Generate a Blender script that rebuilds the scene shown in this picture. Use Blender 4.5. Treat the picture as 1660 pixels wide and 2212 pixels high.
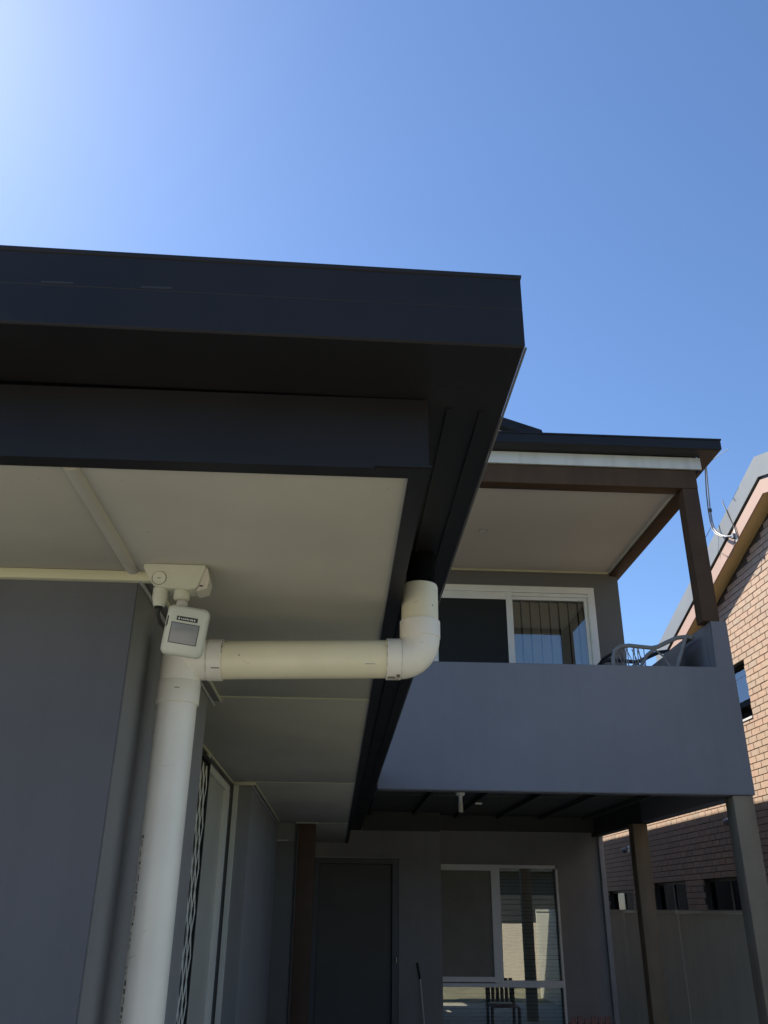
import bpy, bmesh, math, random
from mathutils import Vector, Matrix

random.seed(7)
for o in list(bpy.data.objects):
    bpy.data.objects.remove(o)
scene = bpy.context.scene
COL = scene.collection

# ---------------------------------------------------------------- camera
CAM_Z = 1.7
YAW, PITCH, ROLL = math.radians(2.79685), math.radians(25.0928), math.radians(0.605424)
fwd = Vector((math.sin(YAW) * math.cos(PITCH), math.cos(YAW) * math.cos(PITCH), math.sin(PITCH)))
r0 = Vector((math.cos(YAW), -math.sin(YAW), 0)); u0 = r0.cross(fwd)
rgt = math.cos(ROLL) * r0 + math.sin(ROLL) * u0
upv = -math.sin(ROLL) * r0 + math.cos(ROLL) * u0
cam = bpy.data.cameras.new('camera'); cam_o = bpy.data.objects.new('camera', cam); COL.objects.link(cam_o)
cam.sensor_fit = 'VERTICAL'; cam.sensor_height = 36.0; cam.lens = 36.0 * 1829.83 / 2212.0
cam.clip_start = 0.05; cam.clip_end = 2000
m = Matrix.Identity(4)
for i in range(3):
    m[i][0] = rgt[i]; m[i][1] = upv[i]; m[i][2] = -fwd[i]
m[0][3], m[1][3], m[2][3] = 0, 0, CAM_Z
cam_o.matrix_world = m
scene.camera = cam_o

# ---------------------------------------------------------------- sky and sun
SUN_EL, SUN_AZ = math.radians(47.9), math.radians(-46.8)      # azimuth from +Y, negative is left
sdir = Vector((math.sin(SUN_AZ) * math.cos(SUN_EL), math.cos(SUN_AZ) * math.cos(SUN_EL), math.sin(SUN_EL)))
world = bpy.data.worlds.new('World'); scene.world = world; world.use_nodes = True
wn = world.node_tree.nodes; wl = world.node_tree.links
sky = wn.new('ShaderNodeTexSky'); sky.sky_type = 'NISHITA'; sky.sun_disc = False
sky.sun_elevation = SUN_EL; sky.sun_rotation = SUN_AZ
sky.altitude = 0; sky.air_density = 1.0; sky.dust_density = 0.34; sky.ozone_density = 7.5
bg = wn['Background']; bg.inputs['Strength'].default_value = 0.093
wl.new(sky.outputs['Color'], bg.inputs['Color'])
sl = bpy.data.lights.new('sun', 'SUN'); sl.energy = 4.5; sl.angle = math.radians(0.53); sl.color = (1.0, 0.93, 0.82)
sun = bpy.data.objects.new('sun', sl); COL.objects.link(sun)
sun.rotation_euler = (-sdir).to_track_quat('-Z', 'Y').to_euler()
sun.location = (-10, 12, 20)
vs = scene.view_settings
vs.view_transform = 'Standard'; vs.look = 'None'; vs.gamma = 1.0; vs.use_curve_mapping = False
vs.exposure = 1.05
scene.cycles.max_bounces = 10

# ---------------------------------------------------------------- materials
MATS = {}
def mat(name, col, rough=0.6, var=0.12, scale=3.0, bump=0.0, bscale=120.0, metal=0.0, spec=0.5, streak=0.0, scratch=0.0):
    M = bpy.data.materials.new(name); M.use_nodes = True
    nt = M.node_tree; N = nt.nodes; L = nt.links
    b = N['Principled BSDF']
    b.inputs['Roughness'].default_value = rough; b.inputs['Metallic'].default_value = metal
    b.inputs['Specular IOR Level'].default_value = spec
    tc = N.new('ShaderNodeTexCoord')
    n1 = N.new('ShaderNodeTexNoise'); n1.inputs['Scale'].default_value = scale; n1.inputs['Detail'].default_value = 6; n1.inputs['Roughness'].default_value = 0.6
    L.new(tc.outputs['Object'], n1.inputs['Vector'])
    ramp = N.new('ShaderNodeMapRange'); ramp.inputs[1].default_value = 0.25; ramp.inputs[2].default_value = 0.75
    ramp.inputs[3].default_value = 1 - var; ramp.inputs[4].default_value = 1 + var
    L.new(n1.outputs['Fac'], ramp.inputs[0])
    val = ramp.outputs[0]
    if streak:
        mp = N.new('ShaderNodeMapping'); mp.inputs['Scale'].default_value = (9, 9, 0.6)
        n3 = N.new('ShaderNodeTexNoise'); n3.inputs['Scale'].default_value = 1.0; n3.inputs['Detail'].default_value = 4
        L.new(tc.outputs['Object'], mp.inputs['Vector']); L.new(mp.outputs[0], n3.inputs['Vector'])
        r3 = N.new('ShaderNodeMapRange'); r3.inputs[1].default_value = 0.45; r3.inputs[2].default_value = 0.75
        r3.inputs[3].default_value = 1.0; r3.inputs[4].default_value = 1 - streak
        L.new(n3.outputs['Fac'], r3.inputs[0])
        mm = N.new('ShaderNodeMath'); mm.operation = 'MULTIPLY'; L.new(val, mm.inputs[0]); L.new(r3.outputs[0], mm.inputs[1]); val = mm.outputs[0]
    if scratch:
        mp = N.new('ShaderNodeMapping'); mp.inputs['Scale'].default_value = (14, 14, 55); mp.inputs['Rotation'].default_value = (0.3, 0.5, 0.2)
        n4 = N.new('ShaderNodeTexNoise'); n4.inputs['Scale'].default_value = 1.3; n4.inputs['Detail'].default_value = 3
        L.new(tc.outputs['Object'], mp.inputs['Vector']); L.new(mp.outputs[0], n4.inputs['Vector'])
        r4 = N.new('ShaderNodeMapRange'); r4.inputs[1].default_value = 0.70; r4.inputs[2].default_value = 0.74
        r4.inputs[3].default_value = 1.0; r4.inputs[4].default_value = 1 - scratch
        L.new(n4.outputs['Fac'], r4.inputs[0])
        mm = N.new('ShaderNodeMath'); mm.operation = 'MULTIPLY'; L.new(val, mm.inputs[0]); L.new(r4.outputs[0], mm.inputs[1]); val = mm.outputs[0]
    vm = N.new('ShaderNodeVectorMath'); vm.operation = 'SCALE'; vm.inputs[0].default_value = col[:3]
    L.new(val, vm.inputs['Scale']); L.new(vm.outputs[0], b.inputs['Base Color'])
    rr = N.new('ShaderNodeMapRange'); rr.inputs[3].default_value = max(0.05, rough - 0.08); rr.inputs[4].default_value = min(1, rough + 0.08)
    L.new(n1.outputs['Fac'], rr.inputs[0]); L.new(rr.outputs[0], b.inputs['Roughness'])
    if bump:
        n2 = N.new('ShaderNodeTexNoise'); n2.inputs['Scale'].default_value = bscale; n2.inputs['Detail'].default_value = 4
        L.new(tc.outputs['Object'], n2.inputs['Vector'])
        bp = N.new('ShaderNodeBump'); bp.inputs['Strength'].default_value = bump; bp.inputs['Distance'].default_value = 0.004
        L.new(n2.outputs['Fac'], bp.inputs['Height']); L.new(bp.outputs[0], b.inputs['Normal'])
    MATS[name] = M
    return M

mat('render_grey', (0.208, 0.200, 0.212), 0.85, 0.13, 0.9, 0.35, 160, spec=0.3, streak=0.04)
mat('render_eave_shade', (0.108, 0.112, 0.128), 0.85, 0.10, 1.6, 0.35, 160, spec=0.3, streak=0.10)  # wall render darkened to carry the eave's shade on the front face
mat('render_lifted', (0.31, 0.30, 0.285), 0.85, 0.10, 1.6, 0.35, 160, spec=0.3, streak=0.08)  # same wall paint, lightened to lift the shaded ground floor
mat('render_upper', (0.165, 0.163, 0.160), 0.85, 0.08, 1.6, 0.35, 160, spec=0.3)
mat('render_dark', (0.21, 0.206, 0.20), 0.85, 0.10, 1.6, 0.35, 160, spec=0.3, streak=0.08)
mat('charcoal_metal', (0.0125, 0.0115, 0.0125), 0.47, 0.25, 3.0, 0.35, 4.5, spec=0.32)
mat('charcoal_soffit', (0.022, 0.022, 0.021), 0.6, 0.15, 3.0, 0.1, 60)
mat('soffit_paint', (0.43, 0.408, 0.348), 0.75, 0.11, 1.9, 0.12, 90, spec=0.3)
mat('ceiling_paint', (0.68, 0.65, 0.60), 0.75, 0.06, 0.9, 0.08, 90, spec=0.3)
mat('cream_trim', (0.56, 0.54, 0.38), 0.5, 0.08, 6, 0.05, 60)
mat('bead_grey', (0.13, 0.13, 0.13), 0.5, 0.2, 6)  # gutter metal painted paler for the light its edge catches
mat('grey_trim', (0.38, 0.38, 0.37), 0.45, 0.08, 6)
mat('white_frame', (0.85, 0.85, 0.82), 0.4, 0.06, 4)
mat('white_band', (0.62, 0.63, 0.62), 0.6, 0.06, 2, streak=0.18)
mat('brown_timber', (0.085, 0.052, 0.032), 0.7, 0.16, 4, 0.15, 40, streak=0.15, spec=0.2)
mat('pvc', (0.72, 0.66, 0.47), 0.38, 0.07, 7, 0.02, 50, scratch=0.2, streak=0.06)
mat('pvc_grey', (0.72, 0.68, 0.59), 0.36, 0.06, 7, 0.02, 50, scratch=0.2, streak=0.08)
mat('sensor_plastic', (0.52, 0.52, 0.43), 0.42, 0.06, 18, 0.02, 80)
mat('sensor_side', (0.50, 0.47, 0.41), 0.45, 0.06, 18)
mat('pane_pale', (0.42, 0.41, 0.35), 0.35, 0.08, 2)  # opaque pale grey: the recess glass's reflection put into colour
mat('stile_grey', (0.58, 0.57, 0.50), 0.45, 0.08, 4)
mat('lens_grey', (0.22, 0.22, 0.22), 0.2, 0.05, 20)
mat('black_plastic', (0.012, 0.012, 0.012), 0.45, 0.1, 10)
mat('void_black', (0.004, 0.004, 0.004), 0.9, 0.1, spec=0.05)  # near-black so the gutter spigot sinks into the shade around it
mat('white_print', (0.7, 0.7, 0.68), 0.5, 0.02)
mat('interior_dark', (0.012, 0.012, 0.011), 0.9, 0.1)
mat('flyscreen_lifted', (0.26, 0.25, 0.21), 0.7, 0.12, 5, spec=0.2)  # fly screen lightened to lift the shade at the ground window
mat('flyscreen', (0.018, 0.019, 0.018), 0.55, 0.12, 5, spec=0.25)
mat('door_dark', (0.125, 0.12, 0.105), 0.55, 0.12, 3, spec=0.3)
mat('door_frame', (0.11, 0.11, 0.11), 0.5, 0.1, 3)
mat('blind', (0.44, 0.37, 0.29), 0.8, 0.1, 5, 0.1, 80)
mat('slat_grey', (0.38, 0.385, 0.34), 0.6, 0.12, 8)
mat('mortar', (0.085, 0.070, 0.058), 0.95, 0.2, 9, 0.4, 200)
mat('fence_sheet', (0.76, 0.73, 0.58), 0.5, 0.08, 1.2, 0.03, 30, streak=0.08)
mat('fence_cap', (0.42, 0.41, 0.36), 0.4, 0.05)
mat('roof_grey', (0.22, 0.228, 0.222), 0.4, 0.06, 1.5, 0.03, 30)
mat('barge_pink', (0.43, 0.285, 0.222), 0.6, 0.06, 2.0, 0.04, 40)
mat('tan_soffit', (0.60, 0.44, 0.21), 0.75, 0.06, 2.0)
mat('galv', (0.25, 0.26, 0.28), 0.5, 0.1, 12, metal=0.3)
mat('cable_black', (0.015, 0.015, 0.015), 0.5, 0.1)
mat('cane_dark', (0.022, 0.020, 0.018), 0.5, 0.2, 15, 0.2, 60)
mat('cane_grey', (0.21, 0.20, 0.19), 0.5, 0.15, 15, 0.2, 60)
mat('cushion', (0.55, 0.56, 0.58), 0.9, 0.15, 10, 0.3, 70)
mat('brown_timber_lifted', (0.27, 0.205, 0.135), 0.7, 0.16, 4, 0.15, 40, streak=0.15, spec=0.2)  # same paint as the upper post, lightened to lift the lower posts' shade
mat('red_timber', (0.22, 0.080, 0.050), 0.5, 0.2, 8, 0.15, 40)
mat('joist_dark', (0.075, 0.073, 0.066), 0.7, 0.2, 4, 0.2, 40)
mat('lawn', (0.27, 0.25, 0.145), 0.95, 0.30, 1.5, 0.8, 40)
mat('concrete', (0.58, 0.53, 0.42), 0.9, 0.15, 1.2, 0.4, 80)
mat('cream_panel', (0.80, 0.70, 0.54), 0.6, 0.05, 1.5)
mat('steel', (0.5, 0.5, 0.5), 0.25, 0.05, metal=1.0)

def brick_material():
    M = bpy.data.materials.new('brick_tan'); M.use_nodes = True
    N = M.node_tree.nodes; L = M.node_tree.links; b = N['Principled BSDF']
    oi = N.new('ShaderNodeObjectInfo'); ge = N.new('ShaderNodeNewGeometry')
    ad = N.new('ShaderNodeMath'); ad.operation = 'ADD'; fr = N.new('ShaderNodeMath'); fr.operation = 'FRACT'
    L.new(oi.outputs['Random'], ad.inputs[0]); L.new(ge.outputs['Random Per Island'], ad.inputs[1]); L.new(ad.outputs[0], fr.inputs[0])
    cr = N.new('ShaderNodeValToRGB'); e = cr.color_ramp.elements
    e[0].position = 0; e[0].color = (0.42, 0.305, 0.22, 1); e[1].position = 1; e[1].color = (0.50, 0.36, 0.26, 1)
    for p, c in ((0.3, (0.475, 0.345, 0.25, 1)), (0.62, (0.48, 0.325, 0.235, 1)), (0.85, (0.42, 0.325, 0.245, 1))):
        q = e.new(p); q.color = c
    L.new(fr.outputs[0], cr.inputs[0])
    no = N.new('ShaderNodeTexNoise'); no.inputs['Scale'].default_value = 22; no.inputs['Detail'].default_value = 6
    L.new(ge.outputs['Position'], no.inputs['Vector'])
    mr = N.new('ShaderNodeMapRange'); mr.inputs[1].default_value = 0.25; mr.inputs[2].default_value = 0.75; mr.inputs[3].default_value = 0.86; mr.inputs[4].default_value = 1.10
    L.new(no.outputs['Fac'], mr.inputs[0])
    sc = N.new('ShaderNodeVectorMath'); sc.operation = 'SCALE'; L.new(cr.outputs[0], sc.inputs[0]); L.new(mr.outputs[0], sc.inputs['Scale'])
    L.new(sc.outputs[0], b.inputs['Base Color']); b.inputs['Roughness'].default_value = 0.9
    n2 = N.new('ShaderNodeTexNoise'); n2.inputs['Scale'].default_value = 160; L.new(ge.outputs['Position'], n2.inputs['Vector'])
    bp = N.new('ShaderNodeBump'); bp.inputs['Strength'].default_value = 0.5; bp.inputs['Distance'].default_value = 0.003
    L.new(n2.outputs['Fac'], bp.inputs['Height']); L.new(bp.outputs[0], b.inputs['Normal'])
    MATS['brick_tan'] = M
brick_material()

def glass_material(name, ior, tint):
    M = bpy.data.materials.new(name); M.use_nodes = True
    N = M.node_tree.nodes; L = M.node_tree.links
    N.remove(N['Principled BSDF']); out = N['Material Output']
    tr = N.new('ShaderNodeBsdfTransparent'); tr.inputs[0].default_value = (*tint, 1)
    gl = N.new('ShaderNodeBsdfGlossy'); gl.inputs['Roughness'].default_value = 0.0; gl.inputs[0].default_value = (0.95, 0.97, 1, 1)
    tc = N.new('ShaderNodeTexCoord'); no = N.new('ShaderNodeTexNoise'); no.inputs['Scale'].default_value = 2.2; no.inputs['Detail'].default_value = 1
    L.new(tc.outputs['Object'], no.inputs['Vector'])
    bp = N.new('ShaderNodeBump'); bp.inputs['Strength'].default_value = 0.02; bp.inputs['Distance'].default_value = 0.01
    L.new(no.outputs['Fac'], bp.inputs['Height']); L.new(bp.outputs[0], gl.inputs['Normal'])
    fr = N.new('ShaderNodeFresnel'); fr.inputs['IOR'].default_value = ior
    mx = N.new('ShaderNodeMixShader'); L.new(fr.outputs[0], mx.inputs[0]); L.new(tr.outputs[0], mx.inputs[1]); L.new(gl.outputs[0], mx.inputs[2])
    L.new(mx.outputs[0], out.inputs['Surface'])
    MATS[name] = M
glass_material('glass', 2.4, (0.88, 0.90, 0.88))
glass_material('glass_door', 1.95, (0.9, 0.9, 0.88))
glass_material('glass_clear', 1.25, (0.6, 0.6, 0.58))

# ---------------------------------------------------------------- helpers
ROOTPOS = {}
def base_of(parent):
    p = parent
    while p.parent: p = p.parent
    return Vector(p.location)

def thing(name, label, cat, loc=(0, 0, 0), group=None):
    o = bpy.data.objects.new(name, None); COL.objects.link(o); o.location = loc
    o.empty_display_size = 0.1
    o['label'] = label; o['category'] = cat
    if group: o['group'] = group
    return o

def tag(o, label, cat, group=None):
    o['label'] = label; o['category'] = cat
    if group: o['group'] = group
    return o

def obj(name, bm, material, parent=None, smooth=False, kind=None, label=None):
    if parent is not None:
        bmesh.ops.translate(bm, verts=bm.verts, vec=-base_of(parent))
    bmesh.ops.recalc_face_normals(bm, faces=bm.faces)
    me = bpy.data.meshes.new(name); bm.to_mesh(me); bm.free()
    if smooth:
        for p in me.polygons: p.use_smooth = True
        try: me.set_sharp_from_angle(angle=math.radians(40))
        except Exception: pass
    me.materials.append(MATS[material])
    o = bpy.data.objects.new(name, me); COL.objects.link(o)
    if parent is not None: o.parent = parent
    if kind: o['kind'] = kind
    if label: o['label'] = label
    return o

def add_box(bm, x0, x1, y0, y1, z0, z1, bevel=0.0):
    r = bmesh.ops.create_cube(bm, size=1.0)
    vs_ = r['verts']
    for v in vs_:
        v.co = Vector((x0 + (v.co.x + .5) * (x1 - x0), y0 + (v.co.y + .5) * (y1 - y0), z0 + (v.co.z + .5) * (z1 - z0)))
    if bevel:
        es = list({e for v in vs_ for e in v.link_edges})
        bmesh.ops.bevel(bm, geom=es, offset=bevel, segments=2, affect='EDGES', profile=0.5)
    return bm

def box(name, x0, x1, y0, y1, z0, z1, material, parent=None, bevel=0.0, **k):
    return obj(name, add_box(bmesh.new(), x0, x1, y0, y1, z0, z1, bevel), material, parent, smooth=bool(bevel), **k)

def boxes(name, lst, material, parent=None, bevel=0.0, **k):
    bm = bmesh.new()
    for b in lst: add_box(bm, *b, bevel)
    return obj(name, bm, material, parent, smooth=bool(bevel), **k)

def add_prism(bm, pts, axis, a, b):
    """extrude 2-d polygon along axis; pts are the two other axes in x,y,z order"""
    def P(p, t):
        if axis == 'x': return (t, p[0], p[1])
        if axis == 'y': return (p[0], t, p[1])
        return (p[0], p[1], t)
    va = [bm.verts.new(P(p, a)) for p in pts]; vb = [bm.verts.new(P(p, b)) for p in pts]
    n = len(pts)
    bm.faces.new(va); bm.faces.new(list(reversed(vb)))
    for i in range(n):
        bm.faces.new((va[i], vb[i], vb[(i + 1) % n], va[(i + 1) % n]))
    return bm

def prism(name, pts, axis, a, b, material, parent=None, **k):
    return obj(name, add_prism(bmesh.new(), pts, axis, a, b), material, parent, **k)

def add_tube(bm, path, rad, seg=12, cap=True):
    path = [Vector(p) for p in path]
    rads = rad if isinstance(rad, (list, tuple)) else [rad] * len(path)
    rings = []; ref = None
    for i, p in enumerate(path):
        if i == 0: t = path[1] - p
        elif i == len(path) - 1: t = p - path[-2]
        else: t = (path[i + 1] - p).normalized() + (p - path[i - 1]).normalized()
        t.normalize()
        if ref is None:
            ref = Vector((0, 0, 1)) if abs(t.z) < .9 else Vector((1, 0, 0))
            ref = (ref - t * ref.dot(t)).normalized()
        else:
            ref = (ref - t * ref.dot(t)).normalized()
        bi = t.cross(ref)
        rings.append([bm.verts.new(p + rads[i] * (math.cos(2 * math.pi * k / seg) * ref + math.sin(2 * math.pi * k / seg) * bi)) for k in range(seg)])
    for a, b in zip(rings, rings[1:]):
        for k in range(seg):
            bm.faces.new((a[k], a[(k + 1) % seg], b[(k + 1) % seg], b[k]))
    if cap:
        bm.faces.new(rings[0][::-1]); bm.faces.new(rings[-1])
    return bm

def tube(name, path, rad, material, parent=None, seg=12, cap=True, **k):
    return obj(name, add_tube(bmesh.new(), path, rad, seg, cap), material, parent, smooth=True, **k)

def wall_y(name, x0, x1, y0, y1, z0, z1, openings, material, parent):
    """wall in an XZ plane with rectangular openings (xa,xb,za,zb)"""
    xs = sorted({x0, x1, *[v for o in openings for v in o[:2]]}); zs = sorted({z0, z1, *[v for o in openings for v in o[2:]]})
    xs = [v for v in xs if x0 <= v <= x1]; zs = [v for v in zs if z0 <= v <= z1]
    bm = bmesh.new()
    for xa, xb in zip(xs, xs[1:]):
        run = None
        for za, zb in zip(zs, zs[1:]):
            cx, cz = (xa + xb) / 2, (za + zb) / 2
            solid = not any(o[0] < cx < o[1] and o[2] < cz < o[3] for o in openings)
            if solid: run = (run[0], zb) if run else (za, zb)
            if run and not solid:
                add_box(bm, xa, xb, y0, y1, *run); run = None
        if run: add_box(bm, xa, xb, y0, y1, *run)
    return obj(name, bm, material, parent)

# ---------------------------------------------------------------- ground
g = box('ground', -400, 400, -400, 400, -0.3, 0.0, 'lawn'); g['kind'] = 'structure'
g = box('driveway', -14, 0.6, -11, 24.0, -0.1, 0.006, 'concrete'); g['kind'] = 'structure'  # out of view; concrete laid wide and pale for bounce light
g = box('patio', 0.605, 4.46, 4.5, 24.0, -0.1, 0.010, 'concrete'); g['kind'] = 'structure'  # unseen too, kept pale so it bounces light upward

# ================================================================ single-storey wing
W = thing('house_wing', 'single-storey grey rendered wing with deep charcoal box gutter and pale eave', 'building', (-0.7, 6, 0))
ZC = 2.452
# walls (front, side steps)
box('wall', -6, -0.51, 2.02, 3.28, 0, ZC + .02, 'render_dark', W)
box('front_wall_face', -6, -0.513, 2.012, 2.02, 0, ZC - .02, 'render_eave_shade', W)
box('recess_wall', -6, -0.73, 3.28, 5.9, 0, ZC + .02, 'render_dark', W)
box('wall', -6, -0.57, 5.9, 8.78, 0, ZC + .02, 'render_dark', W)
box('wall', -6, -0.39, 8.78, 11.5, 0, ZC + .02, 'render_dark', W)
# soffit panels (fibre cement) with open joints
PX0, PX1 = -0.75, 0.117
ys = [1.437, 3.36, 5.86, 8.80, 11.5]
for a, b in zip(ys, ys[1:]):
    box('soffit_panel', -0.523 if a < 2 else PX0, PX1, a + .003, b - .003, ZC, ZC + .009, 'soffit_paint', W, bevel=0.0015)
box('soffit_panel', -3.0, -0.523 - .004, 1.440, 2.10, ZC, ZC + .009, 'soffit_paint', W, bevel=0.0015)
for yy in ys[1:4]:
    box('joint_strip', -0.50 if yy < 5 else -0.6, 0.112, yy - .006, yy + .006, ZC - .003, ZC, 'cream_trim', W)
bm = bmesh.new()
add_prism(bm, [(-0.523 + .016 * math.cos(t), ZC - .011 * math.sin(t)) for t in [math.pi * i / 8 for i in range(9)]], 'y', 1.44, 2.006)
obj('cover_batten', bm, 'soffit_paint', W, smooth=True)
bm = bmesh.new()
def nail(x, y): add_tube(bm, [(x, y, ZC - .0007), (x, y, ZC + .002)], .0032, 8)
for yy in (1.50, 1.75, 2.0):
    for xx in (-2.4, -1.8, -1.2, -0.9, -0.60, -0.44, 0.08): nail(xx, yy)
for a, b in zip(ys, ys[1:]):
    y = a + .04
    while y < b:
        if y > 2.05:
            nail(0.095, y); nail(-0.20, y); nail(-0.47, y)
        y += .30
obj('nail_heads', bm, 'soffit_paint', W, kind='stuff')
# lower fascia beam round the eave
bm = bmesh.new()
add_prism(bm, [(-6, 1.399), (0.152, 1.399), (0.152, 11.5), (0.116, 11.5), (0.116, 1.437), (-6, 1.437)], 'z', 2.446, 2.60)
obj('fascia', bm, 'charcoal_metal', W)
box('fascia_joint_cover', 0.050, 0.158, 1.392, 1.399, 2.4475, 2.452, 'charcoal_metal', W)
# box gutter: front run and side run as an L with stepped front face
def gutter_L(name, prof, material):
    """prof: list of (outset, z); swept along the front then round the corner to the back"""
    bm = bmesh.new(); rows = []
    for (o, z) in prof:
        rows.append([bm.verts.new((-6, 1.395 - o, z + 6.3 * (.009 + .009 * (z - 2.6) / .16))), bm.verts.new((0.153 + o * .86, 1.395 - o, z)), bm.verts.new((0.153 + o * .86, 11.48, z))])
    n = len(rows)
    for i in range(n):
        a, b = rows[i], rows[(i + 1) % n]
        for k in range(2): bm.faces.new((a[k], b[k], b[k + 1], a[k + 1]))
    return obj(name, bm, material, W)
gutter_L('gutter', [(-0.0034, 2.601), (0.174, 2.601), (0.178, 2.604), (0.178, 2.6805), (0.1774, 2.682), (0.178, 2.6835), (0.178, 2.750), (0.1772, 2.7515), (0.1795, 2.753), (0.1805, 2.760), (0.174, 2.7635), (0.168, 2.75), (0.168, 2.63), (-0.0034, 2.63)], 'charcoal_metal')
tube('gutter_bead', [(0.3075, 1.219, 2.600), (0.3075, 11.4, 2.600)], 0.0024, 'bead_grey', W, seg=8)
for xx, zs_ in ((-0.525, 2.697), (-0.35, 2.695)):
    box('overflow_slot', xx - .028, xx + .028, 1.2164, 1.2178, zs_, zs_ + .005, 'charcoal_soffit', W)
# soffit lining under the gutter back (dark)
for xx in (0.196, 0.262):
    box('underside_rib', xx - .004, xx + .004, 1.43, 11.4, 2.5955, 2.6005, 'charcoal_metal', W)
# metal roof sheet
bm = bmesh.new()
add_prism(bm, [(-6, 3.05), (0.16, 2.70), (0.16, 2.74), (-6, 3.09)], 'y', 1.40, 11.45)
obj('roof_sheet', bm, 'charcoal_metal', W)
# mouldings
box('moulding', -6, -0.466, 1.990, 2.012, ZC - .026, ZC - .0005, 'cream_trim', W, bevel=0.003)
box('moulding', -0.483, -0.474, 2.013, 3.42, ZC - .011, ZC - .0005, 'cream_trim', W, bevel=0.002)
box('shadow_strip', -0.515, -0.4835, 2.013, 3.42, ZC - .008, ZC - .0008, 'render_dark', W)  # wall-coloured strip standing for the shade in the cove
tube('edge_bead', [(-0.505, 1.992, 2.430), (-0.505, 3.425, 2.430)], 0.0055, 'grey_trim', W, seg=10)
box('moulding', -0.70, -0.691, 3.42, 5.90, ZC - .012, ZC - .0006, 'cream_trim', W)
box('moulding', -0.688, -0.545, 5.872, 5.899, ZC - .020, ZC - .0007, 'cream_trim', W, bevel=0.003)
box('moulding', -0.556, -0.545, 5.90, 8.77, ZC - .011, ZC - .0005, 'cream_trim', W)
tube('edge_bead', [(-0.564, 5.88, 2.425), (-0.564, 8.77, 2.425)], 0.006, 'grey_trim', W, seg=8)
# ceiling-high window and security screen in the recess
win = box('window', -0.735, -0.728, 3.32, 5.88, 0.25, 2.44, 'interior_dark', W)
boxes('frame', [(-0.728, -0.688, 5.56, 5.70, 0.2, 2.36), (-0.728, -0.690, 4.74, 5.70, 2.362, 2.40), (-0.728, -0.69, 4.70, 4.74, 0.2, 2.44)], 'stile_grey', win)
box('pane', -0.712, -0.708, 4.74, 5.56, 0.2, 2.36, 'pane_pale', win)
box('frame', -0.687, -0.655, 5.880, 5.8995, 0.0, ZC - .022, 'stile_grey', win)
def diamond_screen(y0, y1, z0, z1, x, parent):
    n = 4; pitch = (y1 - y0) / n; hz = pitch * 1.75
    bm = bmesh.new()
    rows = int((z1 - z0) / hz)
    for i in range(n * 1):
        for j in range(rows + 1):
            yc = y0 + pitch * (i + .5); zc = z0 + hz * j
            for s1, s2 in ((1, 1), (1, -1), (-1, 1), (-1, -1)):
                a = Vector((x, yc + s1 * pitch / 2, zc)); b = Vector((x, yc, zc + s2 * hz / 2))
                if b.z > z1: continue
                add_tube(bm, [a, b], 0.0040, 4, False)
    o = obj('screen_mesh', bm, 'stile_grey', parent, kind='stuff')
    return o
sc_ = boxes('security_screen', [(-0.70, -0.680, 4.20, 4.225, 0.2, 2.41), (-0.70, -0.680, 4.675, 4.70, 0.2, 2.41), (-0.70, -0.680, 4.225, 4.675, 2.385, 2.41)], 'flyscreen', W)
diamond_screen(4.225, 4.675, 0.3, 2.38, -0.69, sc_)
# narrow dark leaf with white edge at the porch end
nd = box('porch_leaf', -0.585, -0.40, 8.755, 8.775, 0.1, 2.275, 'door_dark', W)
box('edge_strip', -0.592, -0.585, 8.748, 8.775, 1.00, 2.262, 'white_frame', nd)
box('head_strip', -0.588, -0.464, 8.740, 8.775, 2.279, 2.292, 'grey_trim', nd)
pp = box('porch_post', -0.365, -0.20, 8.72, 8.88, 0, 2.436, 'brown_timber', W, bevel=0.006)
box('post_cap', -0.395, -0.185, 8.70, 8.90, 2.438, ZC - .001, 'soffit_paint', pp)

# ================================================================ PVC downpipe
D = thing('downpipe', 'cream PVC downpipe with tee, sloping cross pipe and elbow up to gutter', 'downpipe', (-0.418, 2.2, 0))
PY = 2.2
tube('vertical_pipe', [(-0.418, PY, 0.05), (-0.418, PY, 2.19)], 0.0500, 'pvc_grey', D, seg=48)
bm = bmesh.new()
add_tube(bm, [(-0.418, PY, 2.167), (-0.418, PY, 2.169), (-0.418, PY, 2.222), (-0.418, PY, 2.225)], [0.0525, 0.0545, 0.0545, 0.0525], 48)
obj('tee_collar', bm, 'pvc_grey', D, smooth=True)
bm = bmesh.new()
add_tube(bm, [(-0.418, PY, 2.223), (-0.418, PY, 2.335), (-0.418, PY, 2.350)], [0.0525, 0.0525, 0.045], 48)
add_tube(bm, [(-0.418, PY, 2.284), (-0.350, PY, 2.2865)], 0.0525, 48)
obj('tee_fitting', bm, 'pvc_grey', D, smooth=True)
tube('tee_branch_collar', [(-0.350, PY, 2.2865), (-0.349, PY, 2.2865), (-0.312, PY, 2.2875), (-0.311, PY, 2.2875)], [0.0530, 0.0545, 0.0545, 0.0525], 'pvc_grey', D, seg=48)
tube('cross_pipe', [(-0.33, PY, 2.287), (0.13, PY, 2.3005)], 0.0500, 'pvc', D, seg=48)
tube('elbow_socket', [(0.117, PY, 2.300), (0.118, PY, 2.300), (0.1555, PY, 2.301), (0.1565, PY, 2.301)], [0.0530, 0.0545, 0.0545, 0.0525], 'pvc_grey', D, seg=48)
pts = []
R = 0.056; cx, cz = 0.152, 2.301 + R
for i in range(15):
    t = -math.pi / 2 + (math.pi / 2) * i / 14
    pts.append((cx + R * math.cos(t), PY, cz + R * math.sin(t)))
pts.append((cx + R, PY, cz + .004))
tube('elbow', pts, 0.0525, 'pvc_grey', D, seg=48)
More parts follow.
